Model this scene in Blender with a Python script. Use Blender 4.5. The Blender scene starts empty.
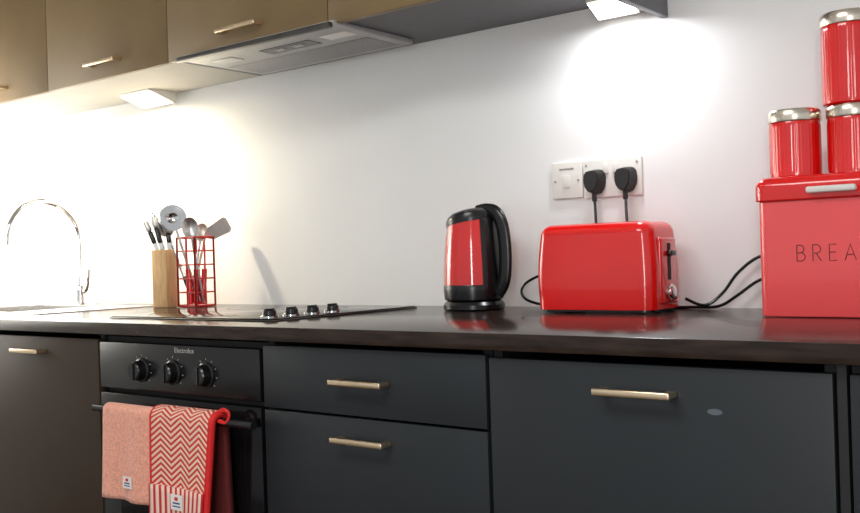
import bpy, bmesh, math, random
from mathutils import Vector, Matrix
random.seed(4)
scn=bpy.context.scene
scn.view_settings.view_transform='Standard'
scn.view_settings.look='None'
W={}
# ------------------------------------------------------------ materials
def mat(name,col,rough=.5,metal=0,spec=.5,noise=0,nscale=20,bump=0,bscale=200,emit=0,coat=0,stretch=None,sheen=0,alpha=None):
    m=bpy.data.materials.new(name);m.use_nodes=True
    nt=m.node_tree;b=nt.nodes['Principled BSDF']
    b.inputs['Base Color'].default_value=(*col,1)
    b.inputs['Roughness'].default_value=rough
    b.inputs['Metallic'].default_value=metal
    b.inputs['Specular IOR Level'].default_value=spec
    b.inputs['Coat Weight'].default_value=coat
    b.inputs['Coat Roughness'].default_value=.05
    if sheen: b.inputs['Sheen Weight'].default_value=sheen
    if emit:
        b.inputs['Emission Color'].default_value=(*col,1);b.inputs['Emission Strength'].default_value=emit
    tc=nt.nodes.new('ShaderNodeTexCoord');mp=nt.nodes.new('ShaderNodeMapping')
    nt.links.new(tc.outputs['Object'],mp.inputs['Vector'])
    if stretch: mp.inputs['Scale'].default_value=stretch
    if noise:
        n=nt.nodes.new('ShaderNodeTexNoise');n.inputs['Scale'].default_value=nscale;n.inputs['Detail'].default_value=5
        nt.links.new(mp.outputs[0],n.inputs['Vector'])
        r=nt.nodes.new('ShaderNodeValToRGB')
        r.color_ramp.elements[0].position=.3;r.color_ramp.elements[1].position=.7
        r.color_ramp.elements[0].color=(*[c*(1-noise) for c in col],1)
        r.color_ramp.elements[1].color=(*[min(1,c*(1+noise)) for c in col],1)
        nt.links.new(n.outputs['Fac'],r.inputs['Fac']);nt.links.new(r.outputs[0],b.inputs['Base Color'])
    if bump:
        n2=nt.nodes.new('ShaderNodeTexNoise');n2.inputs['Scale'].default_value=bscale;n2.inputs['Detail'].default_value=3
        nt.links.new(mp.outputs[0],n2.inputs['Vector'])
        bp=nt.nodes.new('ShaderNodeBump');bp.inputs['Strength'].default_value=bump;bp.inputs['Distance'].default_value=.002
        nt.links.new(n2.outputs['Fac'],bp.inputs['Height']);nt.links.new(bp.outputs[0],b.inputs['Normal'])
    return m
M_wall=mat('wall_paint',(.81,.82,.82),.7,noise=.015,nscale=3,bump=.08,bscale=120)
M_ceil=mat('ceiling_paint',(.82,.82,.8),.8,noise=.01)
M_floor=mat('floor_laminate',(.14,.11,.09),.4,noise=.35,nscale=6,stretch=(.6,8,1))
M_top=mat('worktop_laminate',(.026,.016,.012),.17,spec=.25,noise=.5,nscale=30,stretch=(.4,3,3),bump=.05,bscale=60)
M_door=mat('door_slate',(.018,.022,.0255),.42,spec=.32,noise=.12,nscale=3,bump=.05,bscale=300)
M_door_warmlit=mat('door_slate_warmlit',(.042,.027,.017),.42,spec=.32,noise=.12,nscale=3)  # slate door again, with warm reflected light put into the colour
M_updoor=mat('door_bronze',(.205,.137,.062),.42,spec=.35,noise=.08,nscale=4)
M_carc=mat('carcass_shaded',(.13,.135,.145),.6,noise=.04)  # carcass panel with the shade of the right undersides put into its grey
M_carc_lit=mat('carcass_lit',(.46,.44,.39),.6,noise=.02)  # same panel paler, lamp light on the left undersides put into the colour
M_gap=mat('dark_recess',(.008,.008,.009),.7,noise=.1)
M_brass=mat('brushed_brass',(.88,.70,.48),.28,1,noise=.06,nscale=60,stretch=(1,20,20))
M_steel=mat('brushed_steel',(.62,.61,.60),.25,1,noise=.06,nscale=60,stretch=(1,1,20))
M_satin=mat('satin_steel',(.66,.65,.63),.35,.9,noise=.05,nscale=60)
M_lid=mat('warm_steel',(.76,.69,.58),.24,1,noise=.06,nscale=60,stretch=(1,1,20))
M_chrome=mat('chrome',(.8,.8,.8),.08,1,noise=.02)
M_hood=mat('hood_silver',(.42,.42,.41),.42,.3,noise=.05,nscale=30)
M_mesh=mat('filter_mesh',(.30,.30,.30),.5,.4,noise=.3,nscale=250)
M_black=mat('black_plastic',(.006,.006,.007),.25,noise=.1)
M_blackm=mat('black_matt',(.012,.012,.013),.55,noise=.1)
M_glass=mat('black_glass',(.005,.005,.006),.10,spec=.22,noise=.1)
M_trim=mat('hob_trim',(.12,.115,.11),.3,1,noise=.1)
M_ring=mat('zone_print',(.10,.10,.10),.2,noise=.1)
M_red=mat('red_enamel',(.74,.004,.003),.20,coat=.8,noise=.04,nscale=6)
M_redm=mat('red_satin',(.88,.085,.09),.26,noise=.04,nscale=5,coat=.5)
M_redd=mat('red_gloss_deep',(.66,.005,.004),.10,coat=.9,noise=.05,nscale=8)
M_wire=mat('red_wire',(.58,.012,.012),.3,noise=.05)
M_wood=mat('beech',(.72,.46,.22),.45,noise=.18,nscale=25,stretch=(8,8,.8))
M_white=mat('white_plastic',(.76,.74,.70),.3,noise=.01)
M_text=mat('dark_print',(.16,.012,.012),.5,noise=.05)
M_blue=mat('blue_print',(.03,.06,.25),.6,noise=.05)
M_tlight=mat('light_print',(.40,.40,.38),.4,noise=.05)
M_lamp=mat('lamp_diffuser',(1,.97,.9),.5,emit=7)
M_lampw=mat('lamp_diffuser_warm',(1,.88,.66),.5,emit=7)
M_towel=mat('salmon_terry',(.84,.39,.28),.95,noise=.18,nscale=160,bump=1.0,bscale=350,sheen=.2)
M_bind=mat('red_binding',(.64,.012,.012),.7,noise=.1,nscale=200,bump=.3)
M_label=mat('label_cloth',(.82,.80,.77),.8,noise=.03)
M_scuff=mat('scuff_grey',(.10,.12,.14),.5,noise=.1)
def pattern_mat(name,kind,c1,c2,a,b_,k=.5):
    m=bpy.data.materials.new(name);m.use_nodes=True;nt=m.node_tree;b=nt.nodes['Principled BSDF']
    b.inputs['Roughness'].default_value=.9
    uv=nt.nodes.new('ShaderNodeUVMap');sp=nt.nodes.new('ShaderNodeSeparateXYZ');nt.links.new(uv.outputs[0],sp.inputs[0])
    def mth(op,x,y=None):
        n=nt.nodes.new('ShaderNodeMath');n.operation=op
        for i,v in enumerate((x,y)):
            if v is None: continue
            if isinstance(v,(int,float)): n.inputs[i].default_value=v
            else: nt.links.new(v,n.inputs[i])
        return n.outputs[0]
    u=mth('MULTIPLY',sp.outputs[0],a)
    if kind=='herring':
        z=mth('PINGPONG',u,1.0)
        v=mth('ADD',mth('MULTIPLY',sp.outputs[1],b_),mth('MULTIPLY',z,1.7))
        f=mth('FRACT',v)
    else:
        f=mth('FRACT',u)
    mr=nt.nodes.new('ShaderNodeMapRange');mr.inputs[1].default_value=k-.14;mr.inputs[2].default_value=k+.14
    tri=mth('PINGPONG',f,.5);tri2=mth('MULTIPLY',tri,2.0)
    nt.links.new(tri2,mr.inputs[0])
    mx=nt.nodes.new('ShaderNodeMix');mx.data_type='RGBA'
    nt.links.new(mr.outputs[0],mx.inputs[0]);mx.inputs[6].default_value=(*c1,1);mx.inputs[7].default_value=(*c2,1)
    nt.links.new(mx.outputs[2],b.inputs['Base Color'])
    n=nt.nodes.new('ShaderNodeTexNoise');n.inputs['Scale'].default_value=300
    ad=mth('ADD',mth('MULTIPLY',n.outputs['Fac'],.3),tri2)
    bp=nt.nodes.new('ShaderNodeBump');bp.inputs['Strength'].default_value=.7;bp.inputs['Distance'].default_value=.003
    nt.links.new(ad,bp.inputs['Height']);nt.links.new(bp.outputs[0],b.inputs['Normal'])
    return m
M_herr=pattern_mat('herringbone_cloth','herring',(.62,.035,.03),(.90,.62,.48),6,24,.48)
M_strp=pattern_mat('striped_cloth','stripe',(.60,.02,.02),(.90,.68,.58),11,0,.45)
M_backc=mat('red_cloth_lining',(.10,.006,.006),.9,noise=.2,nscale=100)
# ------------------------------------------------------------ geometry
def catmull(pts,n=8,closed=False):
    P=[Vector(p) for p in pts];out=[];N=len(P)
    rng=range(N) if closed else range(N-1)
    for i in rng:
        if closed: p0,p1,p2,p3=P[(i-1)%N],P[i],P[(i+1)%N],P[(i+2)%N]
        else: p0,p1,p2,p3=P[max(i-1,0)],P[i],P[i+1],P[min(i+2,N-1)]
        for j in range(n):
            t=j/n
            out.append(.5*((2*p1)+(-p0+p2)*t+(2*p0-5*p1+4*p2-p3)*t*t+(-p0+3*p1-3*p2+p3)*t**3))
    if not closed: out.append(P[-1])
    return out
class G:
    def __init__(s): s.bm=bmesh.new();s.uv=None
    def _add(s,t,mi=0,mx=None):
        for f in t.faces: f.material_index=mi
        if mx is not None: bmesh.ops.transform(t,matrix=mx,verts=t.verts)
        bmesh.ops.recalc_face_normals(t,faces=t.faces)
        me=bpy.data.meshes.new('t');t.to_mesh(me);t.free();s.bm.from_mesh(me);bpy.data.meshes.remove(me)
        return s
    def box(s,x0,x1,y0,y1,z0,z1,bev=0,seg=2,mi=0,mx=None):
        t=bmesh.new();bmesh.ops.create_cube(t,size=1)
        for v in t.verts: v.co=Vector(((x0+x1)/2+v.co.x*(x1-x0),(y0+y1)/2+v.co.y*(y1-y0),(z0+z1)/2+v.co.z*(z1-z0)))
        if bev: bmesh.ops.bevel(t,geom=t.edges[:],offset=bev,segments=seg,profile=.5,affect='EDGES',clamp_overlap=True)
        return s._add(t,mi,mx)
    def shell(s,x0,x1,y0,y1,z0,z1,rv,rt,seg=8,taper=(0,0),rb=0,mi=0,bulge=0):
        t=bmesh.new();rings=[];cx,cy=(x0+x1)/2,(y0+y1)/2
        if rb: lv=[(z0+rb*(1-math.cos(math.pi/2*i/(seg//2))),rb*(1-math.sin(math.pi/2*i/(seg//2)))) for i in range(seg//2+1)]
        else: lv=[(z0,0)]
        if bulge:
            za=lv[-1][0];zb=z1-rt
            lv+=[(za+(zb-za)*i/8,-bulge*math.sin(math.pi*i/8)) for i in range(1,8)]
        for i in range(seg+1):
            a=math.pi/2*i/seg;lv.append((z1-rt+rt*math.sin(a),rt*(1-math.cos(a))))
        for z,ins in lv:
            k=(z-z0)/(z1-z0)
            hx=(x1-x0)/2*(1-taper[0]*k)-ins;hy=(y1-y0)/2*(1-taper[1]*k)-ins
            r=max(rv-max(ins,0),.002);ring=[]
            for qx,qy,a0 in ((1,1,0),(-1,1,90),(-1,-1,180),(1,-1,270)):
                for i in range(seg+1):
                    a=math.radians(a0+90*i/seg)
                    ring.append(t.verts.new((cx+qx*(hx-r)+r*math.cos(a),cy+qy*(hy-r)+r*math.sin(a),z)))
            rings.append(ring)
        n=len(rings[0])
        for k in range(len(rings)-1):
            for i in range(n): t.faces.new((rings[k][i],rings[k][(i+1)%n],rings[k+1][(i+1)%n],rings[k+1][i]))
        t.faces.new(rings[0][::-1]);t.faces.new(rings[-1])
        return s._add(t,mi)
    def prism(s,prof,x0,x1,mi=0,bev=0,seg=2):   # prof in (y,z)
        t=bmesh.new();a=[t.verts.new((x0,y,z)) for y,z in prof];b=[t.verts.new((x1,y,z)) for y,z in prof]
        n=len(prof);t.faces.new(a);t.faces.new(b[::-1])
        for i in range(n): t.faces.new((a[i],b[i],b[(i+1)%n],a[(i+1)%n]))
        if bev: bmesh.ops.bevel(t,geom=t.edges[:],offset=bev,segments=seg,affect='EDGES',clamp_overlap=True)
        return s._add(t,mi)
    def lathe(s,prof,c=(0,0,0),seg=40,mi=0,mod=None,arc=None,mx=None,cap=True,zmod=None):
        t=bmesh.new();rings=[]
        full=arc is None
        a0,a1=(0,2*math.pi) if full else arc
        n=seg if full else seg+1
        for r,z in prof:
            ring=[]
            for i in range(n):
                a=a0+(a1-a0)*i/seg
                rr=r+(mod(a,z,r) if mod else 0)
                zz=z+(zmod(a,z,rr) if zmod else 0)
                ring.append(t.verts.new((c[0]+rr*math.cos(a),c[1]+rr*math.sin(a),c[2]+zz)))
            rings.append(ring)
        for k in range(len(rings)-1):
            for i in range(n if full else n-1):
                j=(i+1)%n
                t.faces.new((rings[k][i],rings[k][j],rings[k+1][j],rings[k+1][i]))
        if full and cap:
            t.faces.new(rings[0][::-1]);t.faces.new(rings[-1])
        bmesh.ops.remove_doubles(t,verts=t.verts,dist=1e-6)
        return s._add(t,mi,mx)
    def sweep(s,pts,r,seg=10,n=6,closed=False,smooth=True,mi=0,up=(0,0,1),mx=None):
        P=catmull(pts,n,closed) if smooth else [Vector(p) for p in pts]
        t=bmesh.new();rings=[];N=len(P)
        rx,ry=(r,r) if isinstance(r,(int,float)) else r
        prev=None
        for i,p in enumerate(P):
            if closed: d=P[(i+1)%N]-P[(i-1)%N]
            else: d=P[min(i+1,N-1)]-P[max(i-1,0)]
            d.normalize()
            if prev is None:
                u=Vector(up)
                if abs(u.dot(d))>.95: u=Vector((1,0,0)) if abs(d.x)<.9 else Vector((0,1,0))
                e=(u-d*u.dot(d)).normalized()
            else: e=(prev-d*prev.dot(d)).normalized()
            prev=e;g=d.cross(e)
            rings.append([t.verts.new(p+e*rx*math.cos(2*math.pi*k/seg)+g*ry*math.sin(2*math.pi*k/seg)) for k in range(seg)])
        for i in range(N if closed else N-1):
            A=rings[i];B=rings[(i+1)%N]
            for k in range(seg): t.faces.new((A[k],A[(k+1)%seg],B[(k+1)%seg],B[k]))
        if not closed: t.faces.new(rings[0][::-1]);t.faces.new(rings[-1])
        return s._add(t,mi,mx)
    def obj(s,name,mats,parent=None,origin=None,sharp=35,label=None):
        bm=s.bm
        if origin is None:
            xs=[v.co for v in bm.verts]
            lo=Vector([min(v[i] for v in xs) for i in range(3)]);hi=Vector([max(v[i] for v in xs) for i in range(3)])
            origin=(lo+hi)/2
        origin=Vector(origin)
        bmesh.ops.translate(bm,verts=bm.verts,vec=-origin)
        me=bpy.data.meshes.new(name);bm.to_mesh(me);bm.free()
        for p in me.polygons: p.use_smooth=True
        me.set_sharp_from_angle(angle=math.radians(sharp))
        for m in (mats if isinstance(mats,(list,tuple)) else [mats]): me.materials.append(m)
        return link(bpy.data.objects.new(name,me),origin,parent,label)
def link(o,origin,parent=None,label=None):
    origin=Vector(origin);scn.collection.objects.link(o);W[o.name]=origin
    o.location=origin
    if parent: o.parent=parent;o.location=origin-W[parent.name]
    if label:o['label']=label
    return o
def root(name,loc,label,cat,group=None):
    e=bpy.data.objects.new(name,None);e.empty_display_size=.05;link(e,loc)
    return top(e,label,cat,group)
def top(o,label,cat,group=None):
    o['label']=label;o['category']=cat
    if group:o['group']=group
    return o
def struct(o): o['kind']='structure';return o
def text(name,s,size,m,loc,parent,space=1.0,off=0,ext=.0004,rz=0,label=None):
    c=bpy.data.curves.new(name,'FONT');c.body=s;c.size=size;c.align_x='CENTER';c.align_y='CENTER';c.space_character=space;c.offset=off;c.extrude=ext
    o=bpy.data.objects.new('tmp_text',c);scn.collection.objects.link(o)
    dg=bpy.context.evaluated_depsgraph_get();me=bpy.data.meshes.new_from_object(o.evaluated_get(dg))
    bpy.data.objects.remove(o)
    me.transform(Matrix.Rotation(rz,4,'Z')@Matrix.Rotation(math.pi/2,4,'X'))
    me.materials.clear();me.materials.append(m)
    return link(bpy.data.objects.new(name,me),loc,parent,label)
# ------------------------------------------------------------ room
XL=-3.68
struct(G().box(XL,2.4,0,.1,0,2.5).obj('wall_back',M_wall))
struct(G().box(XL-.1,XL,-4.2,.1,0,2.5).obj('wall_left',M_wall))
struct(G().box(XL-.1,2.4,-4.2,.1,-.06,0).obj('floor',M_floor))
struct(G().box(XL-.1,2.4,-4.2,.1,2.5,2.56).obj('ceiling',M_ceil))
# ------------------------------------------------------------ worktop with sink cut-out
hx0,hx1,hy0,hy1=-3.44,-2.98,-.52,-.16
g=G()
g.box(XL+.001,hx0,-.74,-.001,.87,.90,.002).box(hx1,.5,-.74,-.001,.87,.90,.002)
g.box(hx0-.003,hx1+.003,-.74,hy0,.87,.90,.002).box(hx0-.003,hx1+.003,hy1,-.001,.87,.90,.002)
wt=top(g.obj('worktop',M_top),'long dark brown satin laminate kitchen worktop','worktop')
# sink
sk=root('kitchen_sink',(-3.21,-.34,.90),'inset stainless steel sink set into the worktop','sink')
g=G();e=.035
g.box(hx0-e,hx0+.004,hy0-e,hy1+e,.9003,.903).box(hx1-.004,hx1+e+.2,hy0-e,hy1+e,.9003,.903)
g.box(hx0,hx1,hy0-e,hy0+.004,.9003,.903).box(hx0,hx1,hy1-.004,hy1+e,.9003,.903)
g.obj('rim',M_steel,sk)
a=.004
g=G().box(hx0+a,hx0+a+.002,hy0+a,hy1-a,.75,.902).box(hx1-a-.002,hx1-a,hy0+a,hy1-a,.75,.902)
g.box(hx0+a,hx1-a,hy0+a,hy0+a+.002,.75,.902).box(hx0+a,hx1-a,hy1-a-.002,hy1-a,.75,.902).box(hx0+a,hx1-a,hy0+a,hy1-a,.748,.75)
g.obj('bowl',M_steel,sk)
G().lathe([(.035,.7502),(.035,.753),(.02,.753),(.018,.751)],(-3.21,-.34,0)).obj('drain',M_chrome,sk)
# tap
fx,fy=-3.272,-.085
fa=root('kitchen_tap',(fx,fy,.90),'chrome swan-neck mixer tap standing behind the sink','tap')
G().lathe([(.030,0),(.030,.006),(.024,.012),(.022,.05),(.023,.06),(.018,.075),(.014,.08)],(fx,fy,.9002)).obj('base',M_chrome,fa)
pts=[(fx,fy,.975),(fx,fy,1.05),(fx,fy,1.140)]
R=.14
for i in range(1,11):
    an=math.pi*i/10*.97
    pts.append((fx,fy-R+R*math.cos(an),1.140+R*math.sin(an)))
pts.append((fx,fy-2*R-.002,1.124))
G().sweep(pts,.0125,seg=14,n=4).obj('spout',M_chrome,fa)
G().sweep([(fx+.015,fy,.945),(fx+.035,fy,.955),(fx+.05,fy,.985),(fx+.058,fy,1.03)],(.006,.009),seg=10).obj('lever',M_chrome,fa)
# ------------------------------------------------------------ base cabinets
def handle(xc,z,yf,L,parent,m=M_brass,label='brushed brass bar handle'):
    g=G();h=L/2
    g.box(xc-h,xc+h,yf-.034,yf-.024,z-.006,z+.006,.003,3)
    for sx in (-1,1):
        x=xc+sx*(h-.009)
        g.box(x-.008,x+.008,yf-.030,yf-.0005,z-.005,z+.005,.0025,2)
    return g.obj('handle',m,parent,label=label)
def carcass(root_,x0,x1,y0,y1,z0,z1,m,full=False):
    t=.018;g=G()
    g.box(x0,x0+t,y0,y1,z0,z1).box(x1-t,x1,y0,y1,z0,z1).box(x0+t,x1-t,y0,y1,z0,z0+t).box(x0+t,x1-t,y1-.01,y1,z0+t,z1)
    if full: g.box(x0+t,x1-t,y0,y1,z1-t,z1)
    return g.obj('body',m,root_)
YF=-.72
BG='fitted base cabinets'
def cabinet_root(x0,x1,label,name='base_cabinet',cat='cabinet',grp=BG):
    return root(name,((x0+x1)/2,-.4,.10),label,cat,grp)
def plinth(x0,x1,r): G().box(x0,x1,-.66,-.64,0.0,.10).obj('plinth',M_blackm,r)
def door_cab(x0,x1,label,m,hx,hz,hl,name='base_cabinet',cat='cabinet'):
    r=cabinet_root(x0,x1,label,name,cat)
    carcass(r,x0,x1,-.70,-.02,.10,.868,M_gap)
    d=G().box(x0+.002,x1-.002,YF,YF+.018,.11,.855,.0015).obj('door',m,r)
    if hx is not None: handle(hx,hz,YF,hl,d)
    plinth(x0,x1,r)
    return r,d
door_cab(-3.39,-2.792,'dark slate sink cabinet, warm light in its colour, below the stainless sink',M_door_warmlit,-3.09,.817,.138)
door_cab(-2.79,-2.192,'dark slate cabinet with one door, warm light in its colour, beside the oven',M_door_warmlit,-2.498,.817,.138)
# drawers
r=cabinet_root(-1.583,-.999,'dark slate drawer cabinet with brass handles beside the oven')
carcass(r,-1.583,-.999,-.70,-.02,.10,.868,M_gap)
for (z0,z1,hz) in ((.727,.859,.795),(.42,.722,.681),(.11,.415,.375)):
    d=G().box(-1.581,-1.001,YF,YF+.018,z0,z1,.0015).obj('drawer',M_door,r)
    handle(-1.292,hz,YF,.137,d)
plinth(-1.583,-.999,r)
# dishwasher
r,d=door_cab(-.995,-.407,'integrated appliance cabinet with a wide slate door',M_door,-.706,.812,.134)
G().lathe([(.0001,0),(.012,0),(.012,.0006),(.0001,.0006)],seg=20,mx=Matrix.Translation((-.581,YF-.0002,.789))@Matrix.Diagonal((1,1,.4,1))@Matrix.Rotation(math.pi/2,4,'X')).obj('scuff',M_scuff,d,label='pale worn patch')
door_cab(-.388,.21,'dark slate cabinet with one door at the end',M_door,None,0,0)
# filler strip
top(G().box(-.404,-.391,-.716,-.70,.0,.868).obj('filler_strip',M_blackm),'narrow dark filler strip between two base cabinets','filler strip')
# ------------------------------------------------------------ oven
ov=root('oven',(-1.887,-.4,.10),'black built-in electric oven under the hob','oven')
G().box(-2.186,-1.589,-.695,-.03,.12,.862).obj('body',M_gap,ov)
cp=G().box(-2.184,-1.590,YF-.002,-.695,.736,.850,.003).obj('control_panel',M_black,ov)
for kx in (-2.008,-1.888,-1.768):
    mx=Matrix.Translation((kx,YF-.002,.786))@Matrix.Rotation(math.pi/2,4,'X')
    g=G().lathe([(.029,0),(.029,.004),(.025,.006),(.022,.024),(.019,.027)],mx=mx,seg=32)
    g.box(-.004,.004,-.02,.02,.0255,.031,.001,1,mx=mx)
    kb=g.obj('knob',M_black,cp)
    g=G()
    for k in range(9):
        an=math.radians(-130+k*32.5)
        m2=mx@Matrix.Rotation(-an,4,'Z')
        g.box(-.0007,.0007,.034,.038,.0003,.0009,mx=m2)
    g.obj('dial_marks',M_tlight,cp)
text('lettering','Electrolux',.0165,M_tlight,(-1.845,YF-.0026,.838),cp,1.05,label='small pale maker lettering')
od=G().box(-2.184,-1.590,YF-.002,-.695,.135,.724,.003).obj('door',M_glass,ov)
G().box(-2.11,-1.66,YF-.0028,YF-.0015,.22,.64,.0).obj('window',M_glass,od)
ob=G().sweep([(-2.140,-.770,.694),(-1.560,-.770,.696)],.009,seg=16,smooth=False)
for x in (-2.12,-1.60): ob.box(x-.008,x+.008,-.768,YF-.002,.687,.702,.003)
ob.obj('handle',M_black,od,label='black round bar handle')
G().box(-2.186,-1.589,-.66,-.64,0,.10).obj('plinth',M_blackm,ov)
# ------------------------------------------------------------ hob
hb=root('hob',(-1.97,-.36,.90),'black glass electric hob with four side knobs','hob')
G().box(-2.29,-1.655,-.62,-.10,.9003,.9035,.001).obj('trim',M_trim,hb)
G().box(-2.286,-1.659,-.616,-.104,.9036,.9062,.001).obj('glass',M_glass,hb)
for (x,y,rr) in ((-2.15,-.49,.09),(-2.15,-.24,.075),(-1.90,-.49,.075),(-1.90,-.24,.09)):
    G().lathe([(rr,.9063),(rr,.9064),(rr-.004,.9064),(rr-.004,.9063)],(x,y,0),cap=False).obj('cooking_zone',M_ring,hb)
for y in (-.585,-.515,-.445,-.375):
    g=G().lathe([(.0195,.9064),(.0195,.911),(.017,.913),(.0155,.923),(.013,.925)],(-1.704,y,0),seg=28)
    g.lathe([(.0215,.9064),(.0215,.9105),(.017,.9106)],(-1.704,y,0),seg=28,mi=1)
    g.box(-1.708,-1.700,y-.015,y+.015,.921,.928,.0015,1)
    g.obj('knob',[M_black,M_chrome],hb)
# ------------------------------------------------------------ wall cabinets
UG='bronze wall cabinets'
def wallcab(x0,x1,m,cm,hx,label):
    r=root('wall_cabinet',((x0+x1)/2,-.18,1.63),label,'cabinet',UG)
    g=G().box(x0+.0005,x1-.0005,-.34,-.002,1.632,2.35);g.obj('body',cm,r)
    d=G().box(x0+.0015,x1-.0015,-.36,-.342,1.625,2.35,.0015).obj('door',m,r)
    if hx is not None: handle(hx,1.670,-.36,.16,d)
    return r
wallcab(-3.64,-2.99,M_updoor,M_carc_lit,-3.318,'bronze-brown wall cabinet beside the corner wall')
wallcab(-2.99,-2.348,M_updoor,M_carc_lit,-2.655,'bronze-brown wall cabinet with brass handle above the worktop')
wallcab(-2.348,-1.702,M_updoor,M_carc,-2.020,'bronze-brown wall cabinet above the extractor hood')
r4=wallcab(-1.702,-.976,M_updoor,M_carc,-1.34,'bronze-brown wall cabinet with grey end panel')
G().box(-.975,-.957,-.36,-.002,1.575,2.35,.001).obj('end_panel',M_carc,r4,label='grey end panel dropping below the cabinet')
# hood
hd=root('extractor_hood',(-1.97,-.22,1.60),'slim silver extractor hood under the wall cabinet','extractor hood')
G().box(-2.272,-1.672,-.372,-.06,1.617,1.6315,.002).obj('housing',M_hood,hd)
G().box(-2.272,-1.672,-.390,-.373,1.610,1.6245,.003).obj('front_lip',M_trim,hd)
cs=G().box(-2.02,-1.83,-.305,-.250,1.6155,1.6168).obj('control_strip',M_black,hd)
for i in range(2): G().box(-1.98+i*.07,-1.945+i*.07,-.288,-.267,1.6140,1.6154,.0003).obj('switch',M_tlight,cs)
G().box(-2.25,-1.70,-.215,-.085,1.6155,1.6168,.001).obj('grease_filter',M_mesh,hd)
for x in (-2.17,-1.735): G().box(x-.05,x+.04,-.31,-.26,1.6152,1.6168,.0005).obj('lamp_cover',M_white,hd)
# under-cabinet lamps
def lampfit(x0,x1,y0,y1,m,label):
    r=root('under_cabinet_light',((x0+x1)/2,(y0+y1)/2,1.59),label,'light','under-cabinet lights')
    G().prism([(y0,1.6316),(y1,1.6316),(y1,1.594),(y1-.008,1.594),(y0+.002,1.6262)],x0,x1,bev=.001).obj('housing',M_white,r)
    dy=(y1-.008)-(y0+.002);L=math.hypot(dy,.0322)/2-.004
    mx=Matrix.Translation(((x0+x1)/2,(y0+y1-.006)/2,1.6101))@Matrix.Rotation(math.atan2(-.0322,dy),4,'X')
    G().box(-(x1-x0)/2+.003,(x1-x0)/2-.003,-L,L,-.0025,-.0005,.001,1,mx=mx).obj('diffuser',m,r)
lampfit(-2.93,-2.76,-.13,-.02,M_lampw,'triangular warm under-cabinet light, switched on')
lampfit(-1.13,-1.02,-.080,-.008,M_lamp,'triangular white under-cabinet light beside end panel, switched on')
# ------------------------------------------------------------ sockets
def plate(name,x0,x1,z0,z1,label,cat):
    r=root(name,((x0+x1)/2,0,(z0+z1)/2),label,cat)
    G().box(x0,x1,-.009,-.0005,z0,z1,.0025,3).obj('faceplate',M_white,r)
    return r
sw=plate('wall_switch',-1.278,-1.193,1.170,1.261,'square white appliance switch with printed text','switch')
G().box(-1.246,-1.225,-.0125,-.009,1.197,1.227,.001).obj('rocker',M_white,sw)
for x in (-1.268,-1.203): G().lathe([(.003,0),(.003,.0012),(.002,.0015)],mx=Matrix.Translation((x,-.009,1.214))@Matrix.Rotation(math.pi/2,4,'X'),seg=14).obj('screw',M_steel,sw)
text('lettering','DISHWASHER',.0065,M_blackm,(-1.2355,-.0093,1.243),sw,1.05,label='small dark printed word')
so=plate('double_socket',-1.189,-1.033,1.167,1.260,'white double wall socket with two black plugs inserted','socket')
for x in (-1.126,-1.100): G().box(x-.007,x+.007,-.013,-.009,1.224,1.248,.001).obj('rocker',M_white,so)
for x in (-1.180,-1.044): G().lathe([(.003,0),(.003,.0012),(.002,.0015)],mx=Matrix.Translation((x,-.009,1.247))@Matrix.Rotation(math.pi/2,4,'X'),seg=14).obj('screw',M_steel,so)
def cable(px,pts,label):
    r=root('power_cable',(px,-.03,1.20),label,'cable','black mains cables')
    g=G()
    outline=[(-.025,.012),(-.021,.026),(-.010,.031),(.010,.031),(.021,.026),(.025,.012),(.024,-.008),(.016,-.024),(.007,-.031),(-.007,-.031),(-.016,-.024),(-.024,-.008)]
    t=bmesh.new();A=[t.verts.new((px+u,-.0095,1.205+v)) for u,v in outline];B=[t.verts.new((px+u*.82,-.046,1.205+v*.82)) for u,v in outline]
    t.faces.new(A);t.faces.new(B[::-1])
    for i in range(12): t.faces.new((A[i],B[i],B[(i+1)%12],A[(i+1)%12]))
    bmesh.ops.bevel(t,geom=t.edges[:],offset=.003,segments=2,affect='EDGES',clamp_overlap=True)
    g._add(t)
    g.sweep([(px,-.028,1.18),(px,-.028,1.158)],.006,smooth=False)
    g.obj('plug',M_blackm,r)
    G().sweep(pts,.0035,seg=8,n=8).obj('cord',M_black,r)
cable(-1.150,[(-1.150,-.028,1.165),(-1.149,-.026,1.12),(-1.148,-.03,1.06),(-1.16,-.035,1.00),(-1.22,-.04,.985),(-1.285,-.045,.984),(-1.335,-.05,.965),(-1.352,-.052,.943),(-1.338,-.055,.922),(-1.294,-.055,.909),(-1.24,-.05,.904),(-1.18,-.035,.904)],'black plug and cord looping beside the toaster')
cable(-1.067,[(-1.067,-.028,1.165),(-1.066,-.026,1.10),(-1.06,-.028,1.0),(-1.04,-.03,.925),(-.98,-.035,.905),(-.90,-.04,.904),(-.84,-.045,.907),(-.80,-.04,.930),(-.755,-.03,.962),(-.69,-.02,.985),(-.66,-.02,1.01),(-.70,-.02,1.02),(-.755,-.025,1.013),(-.80,-.03,.980),(-.835,-.035,.935),(-.87,-.05,.909),(-.905,-.075,.925)],'black plug with long cord running behind the bread bin')
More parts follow.
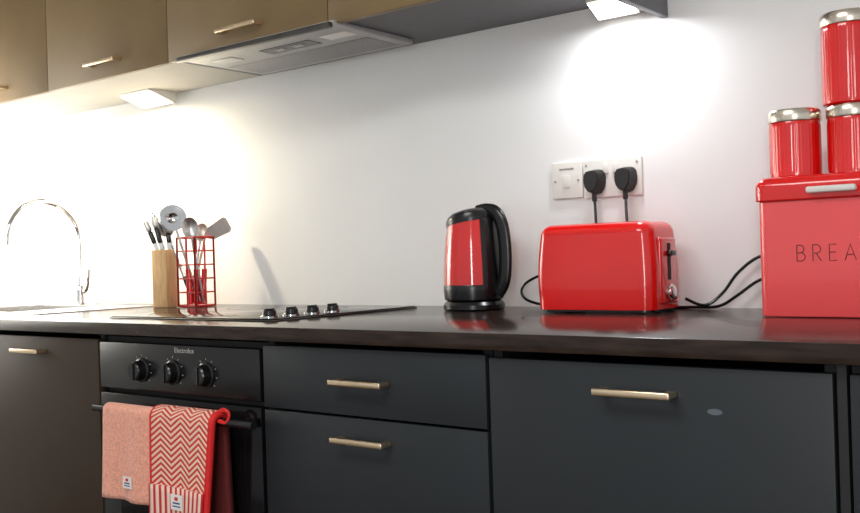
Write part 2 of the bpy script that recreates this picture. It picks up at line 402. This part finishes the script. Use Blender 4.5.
# ------------------------------------------------------------ kettle
kx,ky=-1.430,-.150;ha=math.radians(-2)
kt=root('kettle',(kx,ky,.90),'red and black electric jug kettle on its base','kettle')
G().lathe([(.073,0),(.077,.004),(.077,.014),(.071,.022),(.05,.024)],(kx,ky,.9005),seg=56).obj('power_base',M_black,kt)
sa=ha+math.pi
def spm(a,z,r):
    d=(a-sa+math.pi)%(2*math.pi)-math.pi
    k=max(0,1-abs(d)/.6);h=max(0,(z-.165)/.06)
    return .013*k*k*(3-2*k)*min(h,1.1)
def slope(a,z,r): return (.16*r*math.cos(a-ha)*min(1,max(0,(z-.175)/.04)))
G().lathe([(.068,.0245),(.0735,.028),(.0755,.050),(.0752,.062),(.0745,.064)],(kx,ky,.9),seg=56).obj('lower_band',M_black,kt)
G().lathe([(.0742,.0642),(.0740,.08),(.0735,.10),(.0710,.14),(.0675,.175),(.0640,.200),(.0620,.216)],(kx,ky,.9),seg=64,mod=spm,zmod=slope).obj('body',M_redd,kt)
G().lathe([(.0632,.2162),(.0635,.226),(.0600,.237),(.050,.245),(.030,.250),(.012,.2515),(.001,.252)],(kx,ky,.9),seg=64,mod=spm,zmod=slope).obj('lid',M_black,kt)
# moulded spine that carries the handle, feathering into the body
def fe(a,z,r): return -.0035*(min(1,abs(a-(ha+.2))/.85))**6
G().lathe([(.0765,.056),(.0772,.10),(.0748,.14),(.0715,.18),(.0690,.205),(.066,.222),(.058,.238)],(kx,ky,.9),seg=32,arc=(ha-.60,ha+1.05),mod=fe).obj('handle_mount',M_black,kt)
ch,sh=math.cos(ha),math.sin(ha)
def K(d,z): return (kx+ch*d,ky+sh*d,.9+z)
G().sweep([K(.020,.243),K(.048,.246),K(.074,.239),K(.091,.214),K(.099,.170),K(.100,.115),K(.093,.07),K(.074,.042)],(.0105,.018),seg=18,n=8,up=(ch,sh,0)).obj('handle',M_black,kt)
# ------------------------------------------------------------ toaster
tx0,tx1,ty0,ty1=-1.206,-.915,-.222,-.066
to=root('toaster',((tx0+tx1)/2,(ty0+ty1)/2,.90),'glossy red two-slot toaster in front of the socket','toaster')
G().shell(tx0,tx1,ty0,ty1,.9075,1.100,.032,.028,seg=12,taper=(.03,.05),bulge=.004).obj('body',M_red,to,sharp=60)
G().shell(tx0+.006,tx1-.006,ty0+.006,ty1-.006,.9022,.9074,.028,.001,seg=6).obj('base_tray',M_black,to)
for sx in (tx0+.045,tx1-.045):
    for sy in (ty0+.035,ty1-.035): G().lathe([(.010,.9003),(.011,.9021)],(sx,sy,0),seg=16).obj('foot',M_blackm,to)
for y in (-.166,-.122): G().box(tx0+.05,tx1-.05,y-.012,y+.012,1.0999,1.1004).obj('slot',M_gap,to)
ep=G().box(tx1-.010,tx1+.0055,-.184,-.104,.918,1.062,.005,3).obj('control_end',M_redd,to)
G().box(tx1+.005,tx1+.0064,-.152,-.136,.970,1.050,.0004,1).obj('lever_slot',M_gap,to)
G().box(tx1+.0062,tx1+.018,-.158,-.130,1.022,1.034,.004,3).obj('lever',M_black,to)
G().lathe([(.018,0),(.018,.005),(.014,.006),(.014,.010),(.011,.012)],mx=Matrix.Translation((tx1+.0055,-.144,.943))@Matrix.Rotation(math.pi/2,4,'Y'),seg=24).obj('browning_dial',M_chrome,to)
# ------------------------------------------------------------ bread bin
bx0,bx1,by0,by1=-.672,-.392,-.265,-.05
bb=root('bread_bin',((bx0+bx1)/2,(by0+by1)/2,.90),'red metal bread bin with BREAD lettering and chrome handle','bread bin')
G().shell(bx0,bx1,by0,by1,.9005,1.121,.022,.002,seg=8,rb=.003).obj('body',M_redm,bb,sharp=50)
ld=G().shell(-.678,-.386,-.272,-.044,1.1212,1.168,.028,.022,seg=12,rb=.003).obj('lid',M_red,bb,sharp=50)
g=G().box(-.570,-.482,-.292,-.283,1.1315,1.1435,.004,3)
for x in (-.561,-.491): g.box(x-.006,x+.006,-.284,-.2715,1.1335,1.1415,.001,1)
g.obj('handle',M_white,ld,label='pale bar handle')
LH=.030;LY=by0-.0003;lz=1.006
def arcp(cx_,cz,rx,rz,a0,a1,n=9): return [(cx_+rx*math.cos(math.radians(a0+(a1-a0)*i/n)),cz+rz*math.sin(math.radians(a0+(a1-a0)*i/n))) for i in range(n+1)]
LET={'B':[[(0,0),(0,1)],[(0,1),(.25,1)]+arcp(.25,.76,.27,.24,90,-90)+[(0,.52)],[(0,.52),(.28,.52)]+arcp(.28,.26,.31,.26,90,-90)+[(0,0)]],
'R':[[(0,0),(0,1)],[(0,1),(.27,1)]+arcp(.27,.74,.29,.26,90,-90)+[(0,.48)],[(.24,.48),(.58,0)]],
'E':[[(.5,0),(0,0),(0,1),(.5,1)],[(0,.52),(.44,.52)]],
'A':[[(0,0),(.38,1),(.76,0)],[(.13,.34),(.63,.34)]],
'D':[[(0,0),(0,1),(.22,1)]+arcp(.22,.5,.5,.5,90,-90)+[(0,0)]]}
g=G();x=-.597
for chh,wd in zip('BREAD',(.60,.62,.52,.78,.72)):
    for st in LET[chh]:
        g.sweep([(x+u*LH*.85,LY,lz+v*LH) for u,v in st],(.0009,.0009),seg=6,smooth=False,up=(0,1,0))
    x+=wd*LH*.85+.0140
g.obj('lettering',M_text,bb,label='thin dark red capital letters reading BREAD')
# ------------------------------------------------------------ canisters
def canister(x,y,z,r,h,label):
    c=root('storage_canister',(x,y,z),label,'canister','red storage canisters')
    def rib(a,zz,rr): return .0003*math.cos(a*44) if .008<zz<h-.030 else 0
    G().lathe([(r-.003,0),(r,.003),(r,.0075),(r,.012),(r,h-.034),(r,h-.029),(r-.001,h-.0245)],(x,y,z+.0004),seg=264,mod=rib).obj('body',M_red,c)
    G().lathe([(r+.001,h-.0238),(r+.0018,h-.022),(r+.0018,h-.004),(r-.001,h),(r-.012,h),(r-.014,h-.003),(.001,h-.003)],(x,y,z),seg=56).obj('lid',M_lid,c,label='brushed steel lid')
canister(-.6255,-.165,1.1682,.0485,.1335,'short red canister with steel lid standing on bread bin')
canister(-.518,-.150,1.1682,.0485,.1335,'short red canister under a taller canister')
canister(-.521,-.150,1.3020,.052,.176,'tall red canister stacked on a shorter canister')
# ------------------------------------------------------------ knife block + knives
cx,cy=-2.624,-.19
kb=root('knife_block',(cx,cy,.90),'pale beech knife block beside the wire basket','knife block')
mxk=Matrix.Translation((cx,cy,.9))@Matrix.Rotation(.25,4,'Z')
G().box(-.029,.029,-.028,.028,.0004,.186,.003,3,mx=mxk).obj('body',M_wood,kb)
g=G()
for u,v in ((-.016,-.012),(.004,-.014),(.018,.006),(-.010,.010)): g.box(u-.008,u+.008,v-.0015,v+.0015,.1861,.1866,mx=mxk)
g.obj('slot',M_gap,kb)
for (u,v,lean,ln,ml) in ((-.016,-.012,-.38,.100,0),(.004,-.014,-.22,.115,0),(.018,.006,-.05,.085,0),(-.010,.010,-.30,.125,0)):
    base=mxk@Vector((u,v,.1868))
    ax=Vector((.636*lean,.772*lean,1)).normalized()
    kn=root('kitchen_knife',base,'kitchen knife with black and steel handle in the block','knife','knives in the block')
    q=ax.to_track_quat('Z','Y').to_matrix().to_4x4();mm=Matrix.Translation(base)@q
    G().box(-.0085,.0085,-.0065,.0065,0,.022,.001,1,mx=mm).obj('bolster',M_chrome,kn)
    G().box(-.010,.010,-.0075,.0075,.0222,ln*.62,.004,3,mx=mm).obj('handle',M_black,kn)
    G().box(-.012,.012,-.009,.009,ln*.62+.0002,ln,.006,3,mx=mm).obj('end_cap',M_satin,kn)
# ------------------------------------------------------------ wire basket
wx,wy=-2.535,-.135;hw,hd_=.044,.038
wb=root('utensil_basket',(wx,wy,.90),'square red wire utensil basket holding kitchen tools','utensil basket')
g=G();rw=.0022
def ring(z,r=rw):
    g.sweep([(wx-hw,wy-hd_,z),(wx+hw,wy-hd_,z),(wx+hw,wy+hd_,z),(wx-hw,wy+hd_,z)],r,seg=6,closed=True,smooth=False)
for z in (.9038,1.122): ring(z,.0033)
for i in range(1,5): ring(.903+i*.044)
for i in range(5):
    u=-1+i*.5
    for (px_,py_) in ((wx+u*hw,wy-hd_),(wx+u*hw,wy+hd_),(wx-hw,wy+u*hd_),(wx+hw,wy+u*hd_)):
        if i in (1,3): continue
        g.sweep([(px_,py_,.903),(px_,py_,1.122)],rw if i==2 else .0033,seg=6,smooth=False)
for i in range(1,4): g.sweep([(wx-hw+i*.022,wy-hd_,.9035),(wx-hw+i*.022,wy+hd_,.9035)],rw,seg=6,smooth=False)
g.obj('wire_frame',M_wire,wb)
G().box(wx-hw+.003,wx+hw-.003,wy-hd_+.003,wy+hd_-.003,.9045,.9062,.001,1).obj('base',M_wire,wb)
RV=Vector((.636,.772,0));TV=Vector((.772,-.636,0))   # basket diagonal directions
def tool(name,label,cat,bot,topo,z1,hm,head,tilt=0):
    p0=Vector((wx,wy,0))+RV*bot[0]+TV*bot[1]+Vector((0,0,.912))
    p1=Vector((wx,wy,0))+RV*topo[0]+TV*topo[1]+Vector((0,0,z1))
    r=root(name,p0,label,cat,'cooking tools in the basket')
    ax=(p1-p0).normalized()
    G().sweep([p0,p0+ax*.09],(.007,.005),seg=10,smooth=False).obj('grip',hm,r)
    G().sweep([p0+ax*.0905,p1],(.0055,.0035),seg=8,smooth=False).obj('shaft',M_steel,r)
    zt=ax;yt=TV-ax*TV.dot(ax);yt.normalize();xt=yt.cross(zt)
    m=Matrix(((xt.x,yt.x,zt.x,p1.x),(xt.y,yt.y,zt.y,p1.y),(xt.z,yt.z,zt.z,p1.z),(0,0,0,1)))
    if tilt: m=m@Matrix.Rotation(tilt,4,'Y')@Matrix.Rotation(.25,4,'Z')
    head(r,m)
def bowl(rx,rz,dep,holes=False,hm=M_chrome):
    def f(r,m):
        t=bmesh.new();rings=[];n=24;K_=7
        for s in (0,1):
            for k in range(K_+1):
                q=(k/K_) if s==0 else 1-(k/K_)
                ring=[]
                for i in range(n):
                    a=2*math.pi*i/n
                    d=-dep*(1-q*q)-(.0012 if s else 0)
                    ring.append(t.verts.new((rx*max(q,.02)*math.cos(a),d,rz+rz*max(q,.02)*math.sin(a))))
                rings.append(ring)
        for k in range(len(rings)-1):
            for i in range(n):
                j=(i+1)%n;t.faces.new((rings[k][i],rings[k][j],rings[k+1][j],rings[k+1][i]))
        g=G();g._add(t,mx=m);o=g.obj('head',hm,r)
        if holes:
            g=G()
            for u in (-.012,-.004,.004,.012): g.box(u-.001,u+.001,-dep-.001,.0,rz-.018,rz+.018,.0003,1,mx=m)
            g.obj('slot',M_gap,o)
    return f
def blade(r,m):
    g=G();t=bmesh.new()
    out=[(-.007,0),(-.022,.020),(-.027,.078),(-.018,.086),(.018,.086),(.027,.078),(.022,.020),(.007,0)]
    n=len(out)
    A=[t.verts.new((x,-.001-z*z*2.5,z)) for x,z in out];B=[t.verts.new((x,.001-z*z*2.5,z)) for x,z in out]
    t.faces.new(A);t.faces.new(B[::-1])
    for i in range(n): t.faces.new((A[i],B[i],B[(i+1)%n],A[(i+1)%n]))
    g._add(t,mx=m);g.obj('head',M_satin,r)
tool('ladle','stainless steel ladle standing in the red basket','ladle',(.01,.008),(-.056,.02),1.145,M_steel,bowl(.044,.042,.034))
tool('slotted_spoon','steel slotted spoon standing in the red basket','spoon',(-.01,-.015),(-.082,-.035),1.128,M_black,bowl(.030,.038,.012,True,M_satin))
tool('turner','steel turner leaning out of the red basket','turner',(-.02,.0),(.032,.0),1.125,M_steel,blade,tilt=-.88)
tool('serving_spoon','steel serving spoon standing in the red basket','spoon',(.02,.016),(-.008,.026),1.115,M_steel,bowl(.026,.036,.012,False,M_satin))
tool('serving_spoon','small steel spoon leaning in the red basket','spoon',(-.02,-.01),(.015,-.03),1.110,M_black,bowl(.022,.030,.010,False,M_satin))
for (a,b_,tl) in ((-.020,.018,-.006),(-.002,.030,.004),(.018,.020,.012),(.004,.006,.0)):
    p0=Vector((wx,wy,.908))+RV*a+TV*b_*.6;p1=p0+Vector((0,0,.15))+RV*tl
    r=root('vegetable_peeler',p0,'small tool with bright red handle in the basket','peeler','red-handled tools in the basket')
    G().sweep([p0,p0.lerp(p1,.35),p0.lerp(p1,.75)],(.010,.008),seg=12).obj('handle',M_red,r)
    G().sweep([p0.lerp(p1,.76),p1],(.004,.002),seg=8,smooth=False).obj('blade',M_chrome,r)
# ------------------------------------------------------------ towels
def drape(name,x0,x1,yb,zb,rr,fl,bl,m,parent,fs=0,bs=0,wave=.004,wn=3.0,thick=.004,taper=0,ph=0,nx=28):
    def pos(u,s):
        arc=.16
        if abs(s)<=arc:
            an=math.pi/2-(s/arc)*math.pi/2
            y=yb-rr*math.cos(an);z=zb+rr*math.sin(an);k=0
            dn=0
        else:
            dn=(abs(s)-arc)/(1-arc)
            L=fl if s>0 else bl
            y=yb-rr if s>0 else yb+rr
            z=zb-L*dn
        x=x0+(x1-x0)*u
        xc=(x0+x1)/2
        x=xc+(x-xc)*(1-taper*dn)+(fs if s>0 else bs)*dn
        y+=-(wave*(1+math.sin(u*math.pi*2*wn+ph+dn*.8))*(.35+.65*dn)) if s>0 else 0
        return Vector((x,y,z))
    bm=bmesh.new();uvl=bm.loops.layers.uv.new('UVMap')
    S=[-1+i*.05 for i in range(17)]+[-.16+i*.02 for i in range(1,17)]+[.2+i*.04 for i in range(21)]
    S=sorted(set(round(s,3) for s in S if -1<=s<=1))
    grid=[[bm.verts.new(pos(i/nx,s)) for i in range(nx+1)] for s in S]
    for a in range(len(S)-1):
        for i in range(nx):
            f=bm.faces.new((grid[a][i],grid[a][i+1],grid[a+1][i+1],grid[a+1][i]))
            for lp,(uu,vv) in zip(f.loops,((i/nx,S[a]),((i+1)/nx,S[a]),((i+1)/nx,S[a+1]),(i/nx,S[a+1]))): lp[uvl].uv=(uu,vv)
            if isinstance(m,list) and S[a]<-.16: f.material_index=1
    bmesh.ops.recalc_face_normals(bm,faces=bm.faces)
    g=G();g.bm.free();g.bm=bm
    o=g.obj(name,m,parent,sharp=80)
    md=o.modifiers.new('thickness','SOLIDIFY');md.thickness=thick;md.offset=0
    return o,pos,S
tw=root('hand_towel',(-1.975,-.79,.70),'pale salmon terry hand towel hanging over the oven handle','towel')
o,pos,S=drape('cloth',-2.074,-1.880,-.770,.694,.0135,.205,.17,M_towel,tw,fs=-.002,wave=.006,wn=1.7,thick=.008)
def tag(parent,x,y,z,w,h):
    t=G().box(x-w/2,x+w/2,y-.001,y,z-h/2,z+h/2,.0003,1).obj('label_tag',M_label,parent,label='small white sewn label with blue mark')
    G().box(x-w*.3,x+w*.3,y-.0016,y-.001,z-h*.10,z+h*.0).box(x-w*.34,x+w*.34,y-.0016,y-.001,z-h*.30,z-h*.22).obj('printed_mark',M_blue,t)
    G().box(x-w*.14,x+w*.14,y-.0016,y-.001,z+h*.12,z+h*.34).obj('printed_emblem',M_bind,t)
tag(tw,-1.970,-.7990,.535,.034,.028)
gl=root('oven_glove',(-1.78,-.79,.70),'red and white herringbone oven glove with red binding over the handle','oven glove')
o,pos,S=drape('padded_cloth',-1.872,-1.668,-.770,.694,.018,.27,.25,[M_herr,M_backc],gl,fs=-.012,bs=.022,wave=.008,wn=.8,thick=.015,taper=.12,ph=2)
g=G()
for u in (0,1):
    g.sweep([pos(u,s) for s in S if s>-.16],(.0095,.0080),seg=10,smooth=False)
g.sweep([pos(i/12,1) for i in range(13)],.0090,seg=10,smooth=False)
g.obj('binding',M_bind,gl,label='bright red edge binding')
# pocket
bm=bmesh.new();uvl=bm.loops.layers.uv.new('UVMap')
n=16;rows=[.62+.38*i/8 for i in range(9)]
gr=[[bm.verts.new(pos(i/n,s)+Vector((0,-.011,0))) for i in range(n+1)] for s in rows]
for a in range(8):
    for i in range(n):
        f=bm.faces.new((gr[a][i],gr[a][i+1],gr[a+1][i+1],gr[a+1][i]))
        for lp,(uu,vv) in zip(f.loops,((i/n,a),((i+1)/n,a),((i+1)/n,a+1),(i/n,a+1))): lp[uvl].uv=(uu,vv)
g=G();g.bm.free();g.bm=bm;po=g.obj('pocket',M_strp,gl,sharp=80)
md=po.modifiers.new('thickness','SOLIDIFY');md.thickness=.006;md.offset=0
p=pos(.5,.86);tag(gl,p.x,p.y-.0165,.515,.04,.034)
G().sweep([(-1.675,-.775,.712),(-1.655,-.77,.722),(-1.635,-.772,.715),(-1.64,-.776,.698),(-1.662,-.779,.700)],(.005,.003),seg=8).obj('hanging_loop',M_bind,gl)
# ------------------------------------------------------------ lights
def area(name,loc,rot,size,power,col,sy=None,spread=math.pi):
    l=bpy.data.lights.new(name,'AREA');l.energy=power;l.color=col;l.size=size;l.spread=spread
    if sy: l.shape='RECTANGLE';l.size_y=sy
    o=bpy.data.objects.new(name,l);scn.collection.objects.link(o);o.location=loc;o.rotation_euler=rot;return o
def aim(o,t): o.rotation_euler=(Vector(t)-o.location).to_track_quat('-Z','Y').to_euler()
area('lamp_glow',(-1.05,-.125,1.586),(0,0,0),.10,1.9,(.98,.98,1),.05)
area('lamp_glow',(-2.88,-.25,1.590),(0,0,0),.05,11.5,(1,.85,.60),.04)
area('ceiling_lamp',(-1.0,-2.3,2.45),(0,0,0),1.2,34,(1,.98,.95),.8)
o=area('corner_fill',(-3.1,-1.35,1.35),(0,0,0),.5,22,(1,.96,.88),.5,spread=math.radians(70));aim(o,(-3.80,-.45,1.2))  # added fill lamp inside the room, burns out the left wall
o=area('highlight_fill',(.75,-3.9,1.35),(0,0,0),.35,26,(1,.99,.97),1.5);aim(o,(-1.0,-.2,1.0))  # added tall lamp behind the camera for a toaster highlight and soft frontal light
w=bpy.data.worlds.new('world');scn.world=w;w.use_nodes=True
w.node_tree.nodes['Background'].inputs[0].default_value=(.96,.98,1,1)
w.node_tree.nodes['Background'].inputs[1].default_value=.62
# ------------------------------------------------------------ camera
f=979.0;yaw=math.radians(38.2);rho=math.radians(1.84)
F=Vector((-math.sin(yaw),math.cos(yaw),0));Rv=Vector((math.cos(yaw),math.sin(yaw),0));U=Vector((0,0,1))
c,s=math.cos(rho),math.sin(rho)
rc=Rv*c-U*s;uc=Rv*s+U*c
cam=bpy.data.cameras.new('camera');cam.sensor_width=36;cam.lens=f/860*36;cam.clip_start=.01
co=bpy.data.objects.new('camera',cam);scn.collection.objects.link(co)
m=Matrix((rc,uc,-F)).transposed().to_4x4();m.translation=Vector((0,-2.14,1.037));co.matrix_world=m
scn.camera=co
